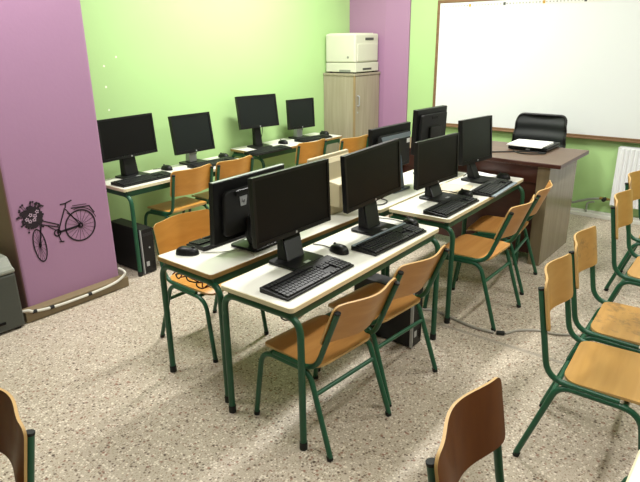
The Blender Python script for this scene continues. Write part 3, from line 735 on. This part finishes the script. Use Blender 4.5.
for (x, y, rz, lab) in ((.10, .70, 0, 'tangle of dark wires hanging under the brown edged desk'), (.10, .19, 0, 'tangle of white and dark wires hanging under the front desk')):
    t = thing('wire_bundle', (x, y, .54)); tag(t, lab, 'cable', 'wire tangles under desks')
    for k, mt in enumerate(('cable_black', 'red_wire', 'cable_white')):
        pts = []
        for i in range(14):
            pts.append((.10*math.sin(i*1.7+k)*.35+.02*k, -.13+i*.02, .006+.022*math.sin(i*2.1+k*1.3)))
        obj('wire', tube(BM(), smooth_path(pts, 4), .0032, 6), mt, t, smooth=True)

# ------------------------------------------------------------------ bicycle wall decal on the column (x, z on the column face)
t = thing('bicycle_decal', (0, CY, 0)); tag(t, 'black wall decal of a bicycle with a flower basket on the purple column', 'wall decal')
YD = -.0012
def stroke(bm, a, b, w):
    a = Vector((a[0], 0, a[1])); b = Vector((b[0], 0, b[1])); d = (b-a); l = d.length
    box(bm, (((a+b)/2).x, YD, ((a+b)/2).z), (l, .0012, w), ry=-math.atan2(d.z, d.x))
def oval(bm, c, rx, rz, w, lean=0, n=40, a0=0, a1=2*PI):
    P_ = []
    for k in range(n+1):
        a = a0+(a1-a0)*k/n
        for q in (0, 1):
            ux, uz = (rx-q*w)*math.cos(a), (rz-q*w)*math.sin(a)
            P_.append(bm.verts.new((c[0]+ux*math.cos(lean)-uz*math.sin(lean), YD-.0006, c[1]+ux*math.sin(lean)+uz*math.cos(lean))))
    for k in range(n): bm.faces.new((P_[2*k], P_[2*k+1], P_[2*k+3], P_[2*k+2]))
RC = (.325, .484); RR = .104
bm = BM(); oval(bm, RC, RR, RR, .010); oval(bm, RC, .018, .018, .011)
for k in range(18):
    a = 2*PI*k/18; stroke(bm, (RC[0]+.016*math.cos(a), RC[1]+.016*math.sin(a)), (RC[0]+.098*math.cos(a), RC[1]+.098*math.sin(a)), .0013)
obj('rear_wheel', bm, 'decal', t)
FC = (.054, .425)
bm = BM(); oval(bm, FC, .040, .107, .0085, R(4)); oval(bm, FC, .008, .014, .006)
for k in range(16):
    a = 2*PI*k/16; stroke(bm, FC, (FC[0]+.034*math.cos(a), FC[1]+.1*math.sin(a)), .0012)
obj('front_wheel', bm, 'decal', t)
bm = BM()
BB = (.172, .474)
for a, b, w in (((.09, .572), (.19, .522), .007), ((.086, .549), (.185, .508), .007), ((.24, .615), (.19, .505), .008), ((.19, .505), BB, .012), (BB, RC, .014),
                ((.244, .61), RC, .006), ((.25, .585), (.33, .50), .005), ((.19, .515), (.176, .52), .005), ((.085, .56), (.055, .425), .006), ((.075, .56), (.062, .42), .004), (BB, (.187, .415), .007), ((.175, .415), (.205, .41), .008),
                ((.28, .606), (.40, .596), .007), ((.29, .62), (.385, .612), .003), ((.40, .597), (.43, .545), .008), ((.12, .53), (.17, .49), .005)): stroke(bm, a, b, w)
oval(bm, BB, .024, .024, .009); oval(bm, RC, RR+.012, RR+.012, .005, 0, 20, R(15), R(105))
obj('bicycle_frame', bm, 'decal', t)
bm = BM(); stroke(bm, (.244, .615), (.252, .645), .007); stroke(bm, (.215, .644), (.255, .644), .008); stroke(bm, (.25, .645), (.292, .656), .008); obj('saddle', bm, 'decal', t)
bm = BM()
rnd = random.Random(3)
for k in range(90):
    a = rnd.uniform(0, 2*PI); rr_ = rnd.uniform(0, 1)**.5; x = .036+.066*rr_*math.cos(a); z = .608+.070*rr_*math.sin(a)
    q = rnd.uniform(.008, .017) if rr_ < .85 else rnd.uniform(.005, .009)
    n_ = 7; b0 = rnd.uniform(0, 6); yk = YD-.0008-.00001*k
    bm.faces.new([bm.verts.new((x+q*(1+.3*(i % 2))*math.cos(b0+2*PI*i/n_), yk, z+q*(1+.3*(i % 2))*math.sin(b0+2*PI*i/n_))) for i in range(n_)])
for k in range(26):
    a = rnd.uniform(.2, 2.95) if k % 3 else rnd.uniform(0, 2*PI); r1 = rnd.uniform(.085, .105)
    e = (.036+r1*.85*math.cos(a), .608+r1*.9*math.sin(a)); stroke(bm, (.036+.05*math.cos(a), .608+.05*math.sin(a)), e, .002)
    bm.faces.new([bm.verts.new((e[0]+.0075*math.cos(i*PI/3), YD-.0019-.00001*k, e[1]+.006*math.sin(i*PI/3))) for i in range(6)])
fb = obj('flower_basket', bm, 'decal', t)
bm = BM()
for x, z in ((.005, .60), (.03, .622), (.055, .612), (.07, .635), (.022, .585), (.048, .59)):
    for i in range(5):
        a = 2*PI*i/5+x*60; c = (x+.008*math.cos(a), z+.008*math.sin(a)); q = .0042
        bm.faces.new([bm.verts.new((c[0]+q*math.cos(j*PI/3), YD-.0030-.00001*i, c[1]+q*math.sin(j*PI/3))) for j in range(6)])
obj('pale_petals', bm, 'decal_pale', fb)

# ------------------------------------------------------------------ late additions to the copies
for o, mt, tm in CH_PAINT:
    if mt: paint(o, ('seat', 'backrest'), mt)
    if tm:
        paint(o, ('leg', 'back_post', 'stretcher'), tm)
for o, e in DESK_EDGE:
    for c in o.children:
        if c.name.startswith('tabletop'): paint(c, ('edge_band',), e)
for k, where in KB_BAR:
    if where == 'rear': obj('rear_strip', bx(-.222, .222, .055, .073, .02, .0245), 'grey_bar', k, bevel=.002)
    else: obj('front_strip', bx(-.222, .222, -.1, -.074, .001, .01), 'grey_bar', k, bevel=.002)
bpy.context.view_layer.update()
for m, pts, mt in MOUSE_CABLE:
    inv = m.matrix_world.inverted(); obj('mouse_cable', tube(BM(), smooth_path([inv @ Vector(p) for p in pts]), .0025, 6), mt, m, smooth=True)
# round mark on one backrest
for o in D.objects:
    if o.get('label', '').startswith('empty wooden chair with round mark'):
        bm = BM(); u_, z_ = .02, .655; lean_, low_ = -.205, -.148
        yk = low_+(lean_-low_)*(z_-.372)/.343+.0165-.042*(.5+.5*math.cos(PI*u_/.19))+.0052
        sl_ = (lean_-low_)/.343
        tube(bm, [(u_+.02*math.cos(2*PI*i/24), yk+sl_*.02*math.sin(2*PI*i/24), z_+.02*math.sin(2*PI*i/24)) for i in range(24)], .0028, 6, True)
        tube(bm, [(u_-.006, yk-sl_*.006, z_-.006), (u_+.006, yk+sl_*.006, z_+.006)], .005, 6)
        obj('round_mark', bm, 'faded_green', o)

# ------------------------------------------------------------------ camera
f_px, pitch, roll, yaw = 573.5136, .3383, -.0133, .6812
fw = Vector((math.cos(pitch)*math.cos(yaw), math.cos(pitch)*math.sin(yaw), -math.sin(pitch)))
r0 = Vector((math.sin(yaw), -math.cos(yaw), 0)); u0 = r0.cross(fw)
r = r0*math.cos(roll)+u0*math.sin(roll); u = -r0*math.sin(roll)+u0*math.cos(roll)
cam = D.cameras.new('camera'); co = D.objects.new('camera', cam); C.objects.link(co)
cam.sensor_fit = 'HORIZONTAL'; cam.sensor_width = 36; cam.lens = f_px/640*36; cam.clip_start = .02
mt = Matrix((r, u, -fw)).transposed().to_4x4(); mt.translation = Vector((-1.4142, -1.2866, 1.5763)); co.matrix_world = mt
sc = bpy.context.scene; sc.camera = co
w = D.worlds.new('world'); sc.world = w; w.use_nodes = True
w.node_tree.nodes['Background'].inputs[0].default_value = (.8, .85, .9, 1); w.node_tree.nodes['Background'].inputs[1].default_value = .3
sc.view_settings.view_transform = 'Standard'; sc.view_settings.look = 'None'; sc.view_settings.gamma = 1; sc.view_settings.use_curve_mapping = False
sc.view_settings.exposure = .34
